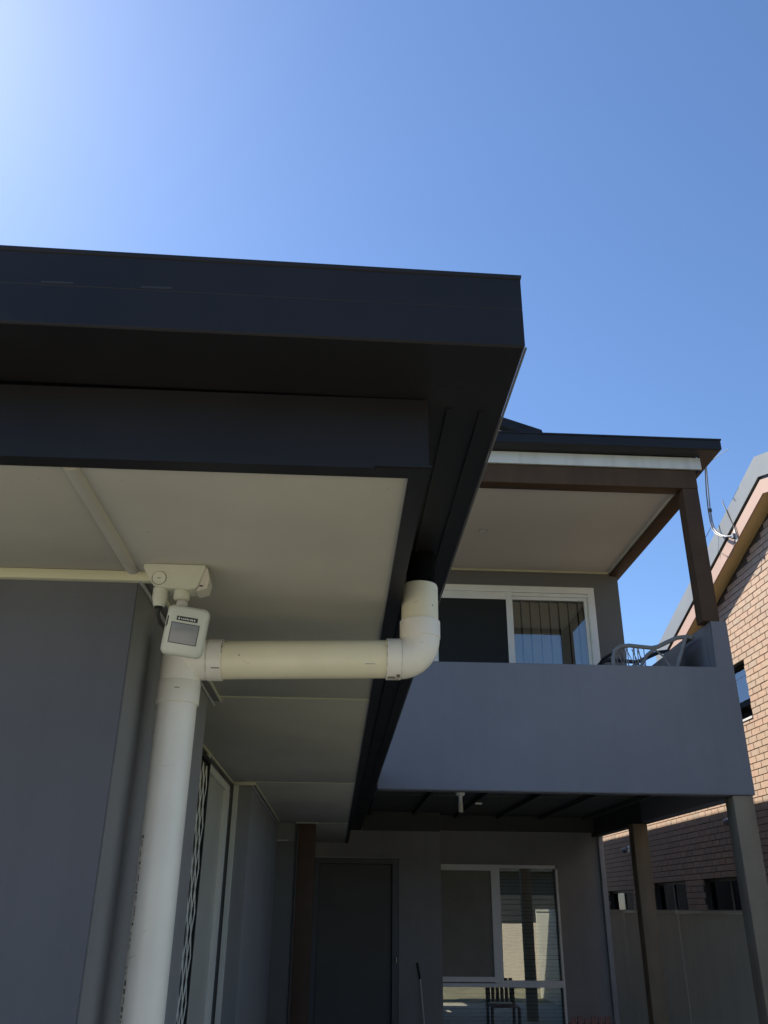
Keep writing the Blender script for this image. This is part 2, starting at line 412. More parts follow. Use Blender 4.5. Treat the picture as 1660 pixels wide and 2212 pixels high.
tube('elbow_socket', [(0.208, PY, 2.357), (0.208, PY, 2.358), (0.208, PY, 2.404), (0.208, PY, 2.405)], [0.0530, 0.0545, 0.0545, 0.0525], 'pvc_grey', D, seg=48)
bm = add_tube(bmesh.new(), [(0.208, PY, 2.39), (0.208, PY, 2.502), (0.208, PY, 2.508)], [0.0500, 0.0500, 0.0480], 48, cap=False)
obj('riser_pipe', bm, 'pvc', D, smooth=True)
tube('gutter_spigot', [(0.212, PY, 2.47), (0.212, PY, 2.60)], 0.040, 'void_black', D, seg=40)
# manufacturer's line print along the pipe: unreadable dark dashes on its left flank
bm = bmesh.new(); zz = 0.75
while zz < 1.90:
    hgt = random.choice((.004, .006, .010, .014, .022))
    for th in (math.radians(218), math.radians(222)):
        if random.random() < .7:
            c = Vector((-0.418 + .0503 * math.cos(th), PY + .0503 * math.sin(th), zz))
            add_box(bm, c.x - .0007, c.x + .0007, c.y - .0010, c.y + .0010, zz, zz + hgt)
    zz += hgt + random.choice((.004, .006, .012))
obj('line_print', bm, 'black_plastic', D, kind='stuff')
# wall brackets
for zb in (0.6,):
    tube('wall_clip', [(-0.51, PY, zb), (-0.47, PY, zb)], 0.008, 'galv', D, seg=8)
# scuffs and glue marks: thin curved patches lying on the fittings
mat('grime', (0.15, 0.135, 0.11), 0.8, 0.3, 40)
mat('glue_smear', (0.40, 0.38, 0.33), 0.5, 0.2, 40)
def mark(axis, c0, c1, u0_, u1_, a0, a1, rad, material='grime', jag=0.0):
    """patch on a cylinder along x or z (centre c0,c1), from u0_ to u1_ along it, a0..a1 degrees (0 faces the viewer, + is up or right)"""
    bm = bmesh.new(); n = 6; rows = []
    for k in range(n + 1):
        a = math.radians(a0 + (a1 - a0) * k / n); j0, j1 = random.uniform(-jag, jag), random.uniform(-jag, jag)
        row = []
        for u in (u0_ + j0, u1_ + j1):
            if axis == 'x': row.append(bm.verts.new((u, c0 - rad * math.cos(a), c1 + rad * math.sin(a))))
            else: row.append(bm.verts.new((c1 + rad * math.sin(a), c0 - rad * math.cos(a), u)))
        rows.append(row)
    for p, q in zip(rows, rows[1:]): bm.faces.new((p[0], p[1], q[1], q[0]))
    return obj('scuff', bm, material, D)
mark('x', PY, 2.3005, 0.1170, 0.1182, -80, 75, .0549, jag=.0003)
mark('x', PY, 2.3005, 0.1205, 0.140, -78, -70, .0549, jag=.002)
mark('x', PY, 2.3005, 0.1440, 0.153, -74, -60, .0549, jag=.0015)
mark('x', PY, 2.3005, 0.1200, 0.1500, -86, -80, .0549, 'glue_smear', jag=.001)
mark('x', PY, 2.3005, 0.1556, 0.1566, -80, 80, .0549, 'glue_smear', jag=.0003)
mark('x', PY, 2.2875, -0.3118, -0.3106, 5, 60, .0549, jag=.0006)
mark('x', PY, 2.2875, -0.3125, -0.3100, 22, 36, .0549, jag=.0015)
mark('x', PY, 2.2875, -0.3350, -0.3130, -38, -35, .0549, jag=.0005)
mark('x', PY, 2.2875, -0.3500, -0.3492, -50, 20, .0549, jag=.0003)
mark('x', PY, 2.288, -0.309, -0.302, 52, 56, .0503, jag=.001)
mark('x', PY, 2.289, -0.2665, -0.2635, -3, 1, .0503, jag=.0004)
mark('x', PY, 2.299, 0.060, 0.086, -30, -27, .0503, 'glue_smear', jag=.001)
mark('z', PY, -0.418, 2.1995, 2.2012, -2, 12, .0548, jag=.0006)
mark('z', PY, 0.208, 2.4385, 2.4425, 36, 40, .0503, jag=.0006)
mark('z', PY, 0.208, 2.4042, 2.4052, -80, 60, .0536, 'glue_smear', jag=.0003)

# ================================================================ motion sensor light fitting
S = thing('motion_sensor', 'pale plastic motion sensor hanging on bracket under eave corner', 'sensor', (-0.40, 1.95, 2.225))
bm = bmesh.new()
add_prism(bm, [(-0.485, ZC - .001), (-0.485, 2.440), (-0.458, 2.398), (-0.448, 2.392), (-0.372, 2.388), (-0.352, 2.392), (-0.336, 2.436), (-0.336, ZC - .001)], 'y', 1.935, 1.995)
bmesh.ops.bevel(bm, geom=list(bm.edges), offset=0.0025, segments=2, affect='EDGES')
mount = obj('mounting_box', bm, 'sensor_plastic', S, smooth=True)
bm = bmesh.new()
add_prism(bm, [(-0.353, 2.384), (-0.333, 2.447), (-0.325, 2.415), (-0.329, 2.392)], 'y', 1.938, 1.990)
obj('side_cheek', bm, 'sensor_side', S)
tube('knockout', [(-0.444, 1.9362, 2.414), (-0.444, 1.9335, 2.4135)], [0.0165, 0.0155], 'sensor_plastic', mount, seg=32)
bm = bmesh.new()
add_tube(bm, [(-0.444 + .0168 * math.cos(2 * math.pi * k / 32), 1.9347, 2.4138 + .0168 * math.sin(2 * math.pi * k / 32)) for k in range(33)], 0.0006, 5, False)
obj('knockout_groove', bm, 'charcoal_soffit', mount)
boxes('screw_mark', [(-0.449, -0.440, 1.9325, 1.9334, 2.4128, 2.4140)], 'charcoal_soffit', mount)
boxes('cheek_slot', [(-0.3465, -0.3385, 1.9365, 1.9378, 2.3955, 2.3990)], 'black_plastic', mount)
# cable gland and knuckle
tube('cable_gland', [(-0.442, 1.962, 2.395), (-0.442, 1.962, 2.372), (-0.442, 1.962, 2.357), (-0.442, 1.962, 2.350)], [0.0185, 0.0185, 0.0155, 0.013], 'sensor_plastic', S, seg=20)
tube('gland_hole', [(-0.442, 1.962, 2.3515), (-0.442, 1.962, 2.347)], 0.0105, 'black_plastic', S, seg=16)
tube('flex_cable', [(-0.442, 1.962, 2.350), (-0.444, 1.972, 2.335), (-0.440, 1.985, 2.318), (-0.424, 1.992, 2.305)], 0.0045, 'cable_black', S, seg=8)
tube('knuckle_nut', [(-0.391, 1.962, 2.392), (-0.391, 1.962, 2.389), (-0.391, 1.962, 2.371), (-0.391, 1.962, 2.367)], [0.019, 0.0195, 0.0195, 0.015], 'sensor_plastic', S, seg=12)
bm = bmesh.new(); bmesh.ops.create_uvsphere(bm, u_segments=20, v_segments=12, radius=0.0135)
bmesh.ops.translate(bm, verts=bm.verts, vec=(-0.388, 1.962, 2.358))
obj('knuckle_ball', bm, 'sensor_side', S, smooth=True)
# head
HM = Matrix.Translation((-0.3655, 1.925, 2.279)) @ Matrix.Rotation(math.radians(7.0), 4, 'Y') @ Matrix.Rotation(math.radians(5), 4, 'Z') @ Matrix.Rotation(math.radians(15), 4, 'X')
def head_part(name, bm, material, parent, smooth=True, **k):
    bm.transform(HM); return obj(name, bm, material, parent, smooth=smooth, **k)
bm = bmesh.new()
hw, hh = 0.0475, 0.0575
def rr(w, h, r, n=6):
    out = []
    for (sx, sz, a0) in ((1, 1, 0), (-1, 1, 90), (-1, -1, 180), (1, -1, 270)):
        for i in range(n + 1):
            a = math.radians(a0 + 90 * i / n); out.append((sx * (w - r) + r * math.cos(a), sz * (h - r) + r * math.sin(a)))
    return out
secs = [(0.030, hw - .006, hh - .006, .012), (0.026, hw - .001, hh - .001, .014), (0.0, hw, hh, .014), (-0.010, hw, hh, .014), (-0.018, hw - .003, hh - .0025, .013), (-0.022, hw - .009, hh - .008, .010)]
rings = [[bm.verts.new((x, y, z)) for x, z in rr(w, h, r)] for y, w, h, r in secs]
for a, b in zip(rings, rings[1:]):
    for k in range(len(a)): bm.faces.new((a[k], a[(k + 1) % len(a)], b[(k + 1) % len(a)], b[k]))
bm.faces.new(rings[0]); bm.faces.new(rings[-1])
head = head_part('sensor_head', bm, 'sensor_plastic', S)
head_part('lens', add_box(bmesh.new(), -0.031, 0.031, -0.0236, -0.020, -0.028, 0.017, 0.0008), 'lens_grey', head)
bm = bmesh.new()
for b in ((-0.0325, 0.0325, -0.0228, -0.0215, 0.017, 0.0183), (-0.0325, 0.0325, -0.0228, -0.0215, -0.0293, -0.028), (-0.0325, -0.031, -0.0228, -0.0215, -0.028, 0.017), (0.031, 0.0325, -0.0228, -0.0215, -0.028, 0.017)): add_box(bm, *b)
head_part('lens_rim', bm, 'black_plastic', head, smooth=False)
head_part('name_plate', add_box(bmesh.new(), -0.0225, 0.0255, -0.0229, -0.0215, 0.0235, 0.0335), 'black_plastic', head, smooth=False)
bm = bmesh.new()
xx = -0.019
add_prism(bm, [(xx, 0.026), (xx + .0035, 0.026), (xx + .00175, 0.0325)], 'y', -0.0233, -0.0228)
for i, (w, h0, h1) in enumerate([(.0016, .0265, .0295), (.0022, .0268, .0292), (.0020, .0264, .0296), (.0022, .0268, .0298), (.0018, .0265, .029), (.0024, .0268, .0296), (.0020, .0264, .0292), (.0024, .0266, .0296)]):
    x0 = xx + .0065 + i * .0042
    add_box(bm, x0, x0 + w, -0.0233, -0.0228, h0, h1)
    if i % 2: add_box(bm, x0 + w, x0 + w + .0008, -0.0233, -0.0228, h0, h0 + .0012)
head_part('plate_print', bm, 'white_print', head, smooth=False, kind='stuff')
bm = bmesh.new()
add_prism(bm, [(-0.0445, 0.006), (-0.0425, 0.006), (-0.036, 0.022), (-0.0325, 0.025), (-0.034, 0.028), (-0.038, 0.025), (-0.039, 0.030), (-0.0435, 0.031)], 'y', -0.0205, -0.0188)
head_part('dark_stain', bm, 'black_plastic', head, smooth=False)

# ================================================================ two-storey house
HY = 25.0
H = thing('two_storey_house', 'two-storey grey rendered house with covered balcony on brown posts', 'house', (1.5, 11, 0))
YB, YU, YG, YD = 7.30, 9.76, 11.90, 11.50
# ground floor walls
wall_y('ground_wall', 1.20, 3.50, YG, YG + .2, 0, 2.83, [(1.30, 2.90, 0.28, 2.235)], 'render_lifted', H)
wall_y('porch_wall', -2.5, 1.325, YD, YD + .395, 0, 2.83, [(-0.265, 0.795, 0.0, 2.28)], 'render_lifted', H)
box('side_wall', 3.3, 3.50, YG + .2, HY, 0, 2.83, 'render_dark', H)
box('corner_downpipe', 3.468, 3.532, YG - .055, YG - .002, 0, 2.615, 'grey_trim', H, bevel=0.006)
box('rear_beam', 1.328, 3.47, YG - .12, YG - .002, 2.645, 2.829, 'joist_dark', H)
# front door
dr = box('door', -0.195, 0.71, YD + .06, YD + .10, 0.18, 2.205, 'door_dark', H)
boxes('door_frame', [(-0.265, -0.20, YD - .004, YD + .12, 0, 2.274), (0.716, 0.79, YD - .004, YD + .12, 0, 2.274), (-0.20, 0.716, YD - .004, YD + .12, 2.21, 2.274)], 'door_frame', dr)
box('head_flashing', -0.27, 0.80, YD - .022, YD + .002, 2.276, 2.289, 'grey_trim', dr)
bm = bmesh.new()
add_tube(bm, [(0.762, YD - .004, 1.145), (0.762, YD - .05, 1.145)], 0.010, 10); add_tube(bm, [(0.762, YD - .045, 1.115), (0.762, YD - .048, 1.175)], 0.011, 10)
obj('handle', bm, 'steel', dr, smooth=True)
box('hall_backing', -2.4, 1.30, YD + .40, YD + .42, 0, 2.83, 'interior_dark', H)
# ground window
gw = box('window', 1.30, 2.90, YG + .16, YG + .17, 0.28, 2.235, 'interior_dark', H, label='sliding ground-floor window with dark fly screen and grey blind slats')
boxes('frame', [(1.302, 2.02, YG - .02, YG + .05, 2.163, 2.234), (2.132, 2.875, YG - .02, YG + .05, 2.195, 2.234), (2.02, 2.132, YG - .022, YG + .05, 0.878, 2.234), (2.872, 2.897, YG - .02, YG + .05, 0.29, 2.194),
                (1.302, 2.0195, YG - .022, YG + .05, 0.888, 0.945), (1.302, 2.872, YG - .018, YG + .05, 0.833, 0.876), (2.1325, 2.872, YG - .02, YG + .05, 0.8765, 0.905)], 'white_frame', gw)
box('fly_screen', 1.302, 2.02, YG + .002, YG + .006, 0.945, 2.163, 'flyscreen_lifted', gw)
box('pane', 2.132, 2.872, YG + .014, YG + .020, 0.905, 2.195, 'glass', gw)
box('pane', 1.302, 2.872, YG + .014, YG + .020, 0.28, 0.833, 'glass', gw)
bm = add_box(bmesh.new(), 0, 1.57, -.019, .019, -.0012, .0012)
bmesh.ops.rotate(bm, verts=bm.verts, cent=(0, 0, 0), matrix=Matrix.Rotation(math.radians(68), 3, 'X'))
me = bpy.data.meshes.new('slat'); bm.to_mesh(me); bm.free(); me.materials.append(MATS['slat_grey'])
z = 0.32
while z < 2.18:
    s = bpy.data.objects.new('slat', me); COL.objects.link(s); s.parent = gw
    s.location = Vector((1.305, YG + .075, z)) - Vector(H.location); s.rotation_euler = (random.uniform(-.08, .08), random.uniform(-.002, .002), 0)
    z += 0.042
# upper storey body
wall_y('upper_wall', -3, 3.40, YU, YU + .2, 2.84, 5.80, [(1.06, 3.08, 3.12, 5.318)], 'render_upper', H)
box('upper_side_wall', 3.20, 3.40, YU + .2, HY, 2.84, 5.80, 'render_dark', H)
box('upper_floor', -3, 3.40, YU + .005, HY, 2.835, 3.10, 'joist_dark', H)
# sliding door upstairs
ud = box('sliding_door', 1.06, 3.08, YU + .165, YU + .175, 3.12, 5.318, 'interior_dark', H, label='white framed sliding door with vertical blinds behind its glass')
boxes('frame', [(1.06, 3.078, YU - .03, YU + .06, 5.236, 5.316), (2.995, 3.078, YU - .03, YU + .06, 3.12, 5.2355), (1.06, 1.14, YU - .03, YU + .06, 3.12, 5.2355)], 'white_frame', ud, bevel=.003)
boxes('track', [(1.142, 2.993, YU - .004, YU + .02, 5.196, 5.234)], 'white_frame', ud)
boxes('fixed_leaf_frame', [(1.142, 1.98, YU - .018, YU - .005, 5.141, 5.234), (1.98, 2.057, YU - .020, YU + .005, 3.14, 5.234)], 'white_frame', ud, bevel=.002)
boxes('leaf_frame', [(2.058, 2.992, YU + .022, YU + .05, 5.156, 5.234), (2.954, 2.992, YU + .022, YU + .05, 3.14, 5.1555)], 'white_frame', ud)
box('fly_screen', 1.142, 1.98, YU - .006, YU - .003, 3.14, 5.141, 'flyscreen', ud)
box('pane', 2.057, 2.954, YU + .032, YU + .038, 3.14, 5.156, 'glass_door', ud)
for i in range(8):
    x0 = 2.06 + i * .118
    bm = add_box(bmesh.new(), -.056, .056, -.001, .001, 3.2, 5.15)
    bmesh.ops.rotate(bm, verts=bm.verts, cent=(0, 0, 0), matrix=Matrix.Rotation(math.radians(16 + random.uniform(-7, 7)), 3, 'Z'))
    bmesh.ops.translate(bm, verts=bm.verts, vec=(x0 + .06, YU + .10 + random.uniform(-.003, .003), 0))
    obj('blind_slat', bm, 'blind', ud)
# balcony: parapet, floor, joists, posts, beams, ceiling
bm = add_prism(bmesh.new(), [(0.325, 2.595), (3.517, 2.595), (3.517, 4.122), (3.3625, 4.122), (3.3625, 3.684), (0.325, 3.684)], 'y', YB, YB + .14)
bmesh.ops.bevel(bm, geom=list(bm.edges), offset=0.006, segments=2, affect='EDGES')
obj('parapet', bm, 'render_grey', H, smooth=True)
box('parapet', -0.9, 0.324, YB, YB + .14, 2.90, 3.684, 'render_grey', H)
box('side_parapet', 3.363, 3.5165, YB + .1345, YU - .002, 2.594, 4.122, 'render_grey', H, bevel=0.006)
box('balcony_floor', 0.325, 3.36, YB + .14, YU - .002, 2.842, 3.11, 'joist_dark', H)
for i in range(6):
    x = 0.42 + i * .57
    box('joist', x - .0225, x + .0225, YB + .145, YD - .032 if x < 1.2 else YG - .125, 2.785, 2.832, 'joist_dark', H)
box('shade_board', 0.33, 1.32, YD - .03, YD - .002, 2.60, 2.831, 'joist_dark', H)  # added dark board, stands for shade over the pale wall top
box('side_bearer', 3.40, 3.51, YU, YG + .1, 2.594, 2.834, 'joist_dark', H)
box('post', 3.325, 3.500, YB + .012, YB + .18, 0, 2.592, 'brown_timber_lifted', H, bevel=.006)
box('post', 3.312, 3.478, 9.93, 10.09, 0, 2.592, 'brown_timber_lifted', H, bevel=.006)
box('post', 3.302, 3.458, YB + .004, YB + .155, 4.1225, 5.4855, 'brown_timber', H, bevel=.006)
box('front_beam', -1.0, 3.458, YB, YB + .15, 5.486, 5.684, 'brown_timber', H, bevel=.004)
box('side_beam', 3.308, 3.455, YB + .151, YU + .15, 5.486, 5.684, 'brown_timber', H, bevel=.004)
box('white_fascia', -1.0, 3.515, YB - .028, YB - .002, 5.686, 5.815, 'white_band', H, bevel=.003)
box('side_fascia', 3.475, 3.510, YB, HY, 5.66, 5.83, 'charcoal_metal', H)
box('balcony_ceiling', -1.0, 3.307, YB + .152, YU - .001, 5.535, 5.56, 'ceiling_paint', H)
box('ceiling_cornice', -1.0, 3.29, YU - .022, YU - .002, 5.508, 5.534, 'cream_trim', H, bevel=.003)
box('ceiling_cornice', 3.285, 3.306, YB + .16, YU - .024, 5.512, 5.534, 'ceiling_paint', H, bevel=.003)
bm = bmesh.new()
pr_ = [(0, 5.822), (.150, 5.822), (.160, 5.832), (.160, 5.925), (.168, 5.93), (.168, 5.945), (.15, 5.945), (.145, 5.85), (0, 5.85)]
rows = []
for o_, z in pr_:
    rows.append([bm.verts.new((-1.2, YB - .03 - o_, z)), bm.verts.new((3.512 + o_, YB - .03 - o_, z)), bm.verts.new((3.512 + o_, HY, z))])
for i in range(len(rows)):
    a, b = rows[i], rows[(i + 1) % len(rows)]
    for k in range(2): bm.faces.new((a[k], b[k], b[k + 1], a[k + 1]))
obj('roof_gutter', bm, 'charcoal_metal', H)
bm = bmesh.new()
e0, e1 = (3.52, YB - .03), 5.87
v = [bm.verts.new(p) for p in ((-1.2, YB - .03, 5.87), (3.52, YB - .03, 5.87), (3.52, HY, 5.87), (0.4, HY, 7.02), (0.4, YB + 3.1, 7.02), (-1.2, YB + 3.1, 7.02))]
bm.faces.new((v[0], v[1], v[4], v[5])); bm.faces.new((v[1], v[2], v[3], v[4]))
obj('roof', bm, 'charcoal_metal', H)
gb = prism('gable_wall', [(-3.0, 6.2), (1.95, 6.2), (1.95, 6.42), (1.55, 6.56), (-1.2, 7.50), (-3.0, 6.9)], 'y', 8.0, 8.06, 'white_band', H)
prism('gable_barge', [(2.12, 6.385), (2.08, 6.345), (1.5, 6.545), (-1.2, 7.46), (-1.2, 7.60), (1.5, 6.66), (2.10, 6.455)], 'y', 7.90, 7.998, 'charcoal_metal', gb)

# ---------------------------------------------------------------- things on and under the balcony
dl = thing('downlight', 'small recessed downlight in the balcony ceiling', 'light', (1.53, 8.6, 5.53))
bm = bmesh.new()
add_tube(bm, [(1.53 + .046 * math.cos(2 * math.pi * k / 24), 8.58 + .046 * math.sin(2 * math.pi * k / 24), 5.531) for k in range(25)], 0.006, 6, False)
obj('trim_ring', bm, 'grey_trim', dl, smooth=True)
tube('lamp_face', [(1.53, 8.58, 5.534), (1.53, 8.58, 5.530)], 0.042, 'white_print', dl, seg=24)

dn = thing('floor_waste_pipe', 'short white floor waste pipe with flange under the balcony', 'drain pipe', (1.195, 8.6, 2.55))
tube('flange', [(1.195, 8.6, 2.832), (1.195, 8.6, 2.735), (1.195, 8.6, 2.715), (1.195, 8.6, 2.70)], [0.03, 0.045, 0.045, 0.026], 'white_frame', dn, seg=20)
tube('pipe', [(1.195, 8.6, 2.71), (1.195, 8.6, 2.63)], 0.019, 'white_frame', dn, seg=16)
tube('coupling', [(1.195, 8.6, 2.635), (1.195, 8.6, 2.552)], 0.0235, 'pvc_grey', dn, seg=16)
boxes('pipe_bracket', [(1.28, 1.34, 8.2, 8.22, 2.585, 2.598)], 'white_frame', dn)

# cane armchair on the balcony
C = thing('cane_armchair', 'dark cane armchair with pale cushion behind the balcony parapet', 'chair', (2.85, 7.75, 3.11))
FZ = 3.111
def cvt(px, pz, y): return (px, y, pz)
def side(y, dark):
    loop = [(2.50, 3.70), (2.495, 3.80), (2.515, 3.88), (2.575, 3.925), (2.66, 3.935), (2.78, 3.925), (2.875, 3.918), (2.93, 3.93), (3.02, 3.975), (3.12, 4.02), (3.22, 4.035), (3.27, 4.025)]
    tube('arm_rail', [(a, y, b) for a, b in loop], 0.020, 'cane_dark' if dark else 'cane_grey', C, seg=8)
    tube('front_leg', [(2.50, y, 3.70), (2.52, y, 3.4), (2.53, y, FZ)], 0.017, 'cane_grey', C, seg=8)
    tube('rear_leg', [(3.20, y, 4.02), (3.09, y, 3.75), (3.03, y, 3.45), (3.05, y, FZ)], 0.020, 'cane_grey', C, seg=8)
    bm = bmesh.new()
    for i in range(9):
        xa = 2.54 + i * .032
        add_tube(bm, [(xa, y, 3.66), (xa + random.uniform(-.03, .05), y, 3.915)], 0.0045, 5)
    for i in range(5):
        add_tube(bm, [(2.53 + i * .05, y, 3.90), (2.62 + i * .05, y, 3.66)], 0.0045, 5)
    obj('woven_side', bm, 'cane_grey', C, kind='stuff')
    arc = [(2.74, 3.66), (2.76, 3.76), (2.82, 3.85), (2.90, 3.91)]
    tube('side_brace', [(a, y, b) for a, b in arc], 0.016, 'cane_grey', C, seg=8)
    arc = [(2.90, 3.90), (2.97, 3.84), (3.02, 3.75), (3.04, 3.66)]
    tube('side_brace', [(a, y, b) for a, b in arc], 0.010, 'cane_grey', C, seg=8)
side(7.52, False); side(8.02, True)
bm = bmesh.new()
add_prism(bm, [(2.97, 3.60), (3.20, 4.02), (3.225, 4.01), (3.00, 3.58)], 'y', 7.545, 7.995)
obj('backrest', bm, 'cane_grey', C)
tube('top_rail', [(3.27, 7.52, 4.025), (3.285, 7.64, 4.04), (3.29, 7.77, 4.045), (3.285, 7.9, 4.04), (3.27, 8.02, 4.025)], 0.018, 'cane_dark', C, seg=8)
tube('front_rail', [(2.50, 7.52, 3.86), (2.48, 7.77, 3.87), (2.50, 8.02, 3.86)], 0.014, 'cane_dark', C, seg=8)
box('seat', 2.53, 3.02, 7.53, 8.01, 3.52, 3.56, 'cane_dark', C, bevel=.01)
box('cushion', 2.70, 3.00, 7.60, 7.97, 3.565, 3.735, 'cushion', C, bevel=.05)

# broom leaning by the front door
B = thing('broom', 'thin white-handled broom leaning on wall beside front door', 'broom', (1.10, 11.4, 0))
tube('grip', [(1.018, 11.485, 1.115), (1.050, 11.455, 0.945)], 0.012, 'black_plastic', B, seg=8)
tube('handle', [(1.050, 11.455, 0.945), (1.115, 11.36, 0.18)], 0.008, 'white_print', B, seg=8)
box('head', 1.00, 1.25, 11.33, 11.38, 0.10, 0.19, 'black_plastic', B, bevel=.008)
box('bristles', 1.01, 1.24, 11.335, 11.375, 0.007, 0.10, 'slat_grey', B)

# red-brown slatted chair under the balcony
K = thing('garden_chair', 'red-brown slatted timber chair under the balcony beside the ground-floor window', 'chair', (2.52, 9.55, 0.006))
for i in range(6):
    x = 2.345 + i * .068
    box('back_slat', x - .026, x + .026, 9.39, 9.41, 0.46, 0.765 + random.uniform(-.012, .012), 'red_timber', K, bevel=.003)
box('back_rail', 2.30, 2.73, 9.412, 9.435, 0.66, 0.72, 'red_timber', K, bevel=.003)
for i in range(6):
    box('seat_slat', 2.31, 2.72, 9.44 + i * .07, 9.50 + i * .07, 0.42, 0.44, 'red_timber', K, bevel=.003)
for x in (2.32, 2.71):
    box('leg', x - .02, x + .02, 9.41, 9.45, 0.006, 0.66, 'red_timber', K, bevel=.003)
    box('leg', x - .02, x + .02, 9.82, 9.86, 0.006, 0.42, 'red_timber', K, bevel=.003)

# ================================================================ boundary fence (steel sheets)
F = thing('boundary_fence', 'smooth grey-green steel sheet fence between the two houses', 'fence', (4.5, 11, 0))
fy = [3.2, 5.55, 7.9, 9.95, 12.05, 14.3, 16.65, 19.0]
for a, b in zip(fy, fy[1:]):
    box('fence_sheet', 4.492, 4.508, a + .012, b - .012, 0.008, 1.672, 'fence_sheet', F)
    box('top_rail', 4.475, 4.525, a + .031, b - .031, 1.673, 1.718, 'fence_sheet', F, bevel=.004)
    box('rail_cap', 4.472, 4.528, a + .031, b - .031, 1.7185, 1.724, 'fence_cap', F)
for a in fy:
    box('fence_post', 4.486, 4.514, a - .03, a + .03, 0, 1.722, 'fence_sheet', F, bevel=.004)
# cream gate leaves across the side passage, seen mirrored in the ground window
G = thing('side_gate', 'pale cream sheet gate across the side passage, mirrored in window', 'gate', (4.65, 0.8, 0))
box('gate_leaf', 4.13, 4.66, 0.80, 0.83, 0.05, 1.40, 'cream_panel', G)
box('gate_leaf', 4.84, 5.22, 0.80, 0.83, 0.05, 1.42, 'cream_panel', G)
for x in (4.10, 4.685, 4.815, 5.245):
    box('gate_post', x - .025, x + .025, 0.79, 0.84, 0, 1.45, 'white_frame', G)

# ================================================================ neighbouring brick house
NX = 5.60
Nn = thing('brick_house', 'tan brick neighbouring house with pink barge board and grey capping', 'house', (NX, 12, 0))
CH = 0.0860; BL = 0.240
# openings (y0,y1,z0,z1) in the gable wall
def cz(z): return round(z / CH) * CH
OPEN = [(11.32, 12.95, cz(4.13), cz(4.94)), (12.20, 13.83, cz(1.05), cz(2.14)), (14.52, 16.04, cz(1.05), cz(2.12)), (17.20, 18.75, cz(1.05), cz(2.08)), (9.7, 11.56, cz(1.3), cz(2.43))]
RIDGE_Y = 9.58
def soffit_z(y): return 6.60 - .318 * abs(y - RIDGE_Y)
# mortar body: grid with openings removed, in the YZ plane
def mortar_wall():
    Y0, Y1, ZT = 4.5, 19.6, 6.60
    ysx = sorted({Y0, Y1, RIDGE_Y, *[v for o in OPEN for v in o[:2]]}); bm = bmesh.new()
    for ya, yb in zip(ysx, ysx[1:]):
        yc = (ya + yb) / 2
        cuts = sorted([(o[2], o[3]) for o in OPEN if o[0] < yc < o[1]])
        z = 0.0
        for c0, c1 in cuts:
            add_box(bm, NX + .010, NX + .25, ya, yb, z, c0); z = c1
        add_prism(bm, [(ya, z), (yb, z), (yb, soffit_z(yb) + .03), (ya, soffit_z(ya) + .03)], 'x', NX + .010, NX + .25)
    return obj('wall', bm, 'mortar', Nn)
NW = mortar_wall()
def proj(p):
    q = Vector(p) - Vector((0, 0, CAM_Z)); d = q.dot(fwd)
    k = 1829.83 / d
    return 830 + k * q.dot(rgt), 1106 - k * q.dot(upv), d
def seen(p):
    x, y, d = proj(p)
    if not (0 < x < 1662 and 0 < y < 2212): return False
    if y < 1718: return x > 1572 + .16 * (y - 1340) and not (y < 1342 and x < 1556 + .16 * (y - 1340))
    if y > 1964: return False
    return x > 1305 and not (1586 + .14 * (y - 1720) < x < 1630 + .14 * (y - 1720)) and not (1362 + .12 * (y - 1780) < x < 1392 + .12 * (y - 1780))
bricks = []
nrow = int(6.7 / CH)
for r_ in range(int(1.2 / CH), nrow):
    z0 = r_ * CH
    off = (BL / 2 if r_ % 2 else 0) + random.uniform(-.006, .006)
    y = 8.2 + off
    while y < 19.4:
        ya, yb = y, y + BL - .010; za, zb = z0 + .005, z0 + CH - .005
        y += BL
        segs = [(ya, yb)]
        for o in OPEN:
            if o[2] - .001 < (za + zb) / 2 < o[3]:
                ns = []
                for a, b in segs:
                    if b <= o[0] or a >= o[1]: ns.append((a, b)); continue
                    if a < o[0]: ns.append((a, o[0]))
                    if b > o[1]: ns.append((o[1], b))
                segs = ns
        for a, b in segs:
            if b - a < .03: continue
            if zb > min(soffit_z(a), soffit_z(b)) + .02: continue
            bricks.append((a, b, za, zb))
def add_brick(bm, cx_, a, b, za, zb):
    f0, e = cx_, .0022
    vf = [bm.verts.new((f0, yy, zz)) for yy, zz in ((a + e, za + e), (b - e, za + e), (b - e, zb - e), (a + e, zb - e))]
    vb = [bm.verts.new((f0 + e, yy, zz)) for yy, zz in ((a, za), (b, za), (b, zb), (a, zb))]
    vc = [bm.verts.new((f0 + .03, yy, zz)) for yy, zz in ((a, za), (b, za), (b, zb), (a, zb))]
    bm.faces.new(vf)
    for k in range(4):
        bm.faces.new((vf[k], vb[k], vb[(k + 1) % 4], vf[(k + 1) % 4])); bm.faces.new((vb[k], vc[k], vc[(k + 1) % 4], vb[(k + 1) % 4]))
scored = []
for b in bricks:
    c = (NX, (b[0] + b[1]) / 2, (b[2] + b[3]) / 2)
    if seen(c): scored.append((proj(c)[2], b))
scored.sort()
single = [b for _, b in scored[:298]]; sset = set(single)
cache = {}
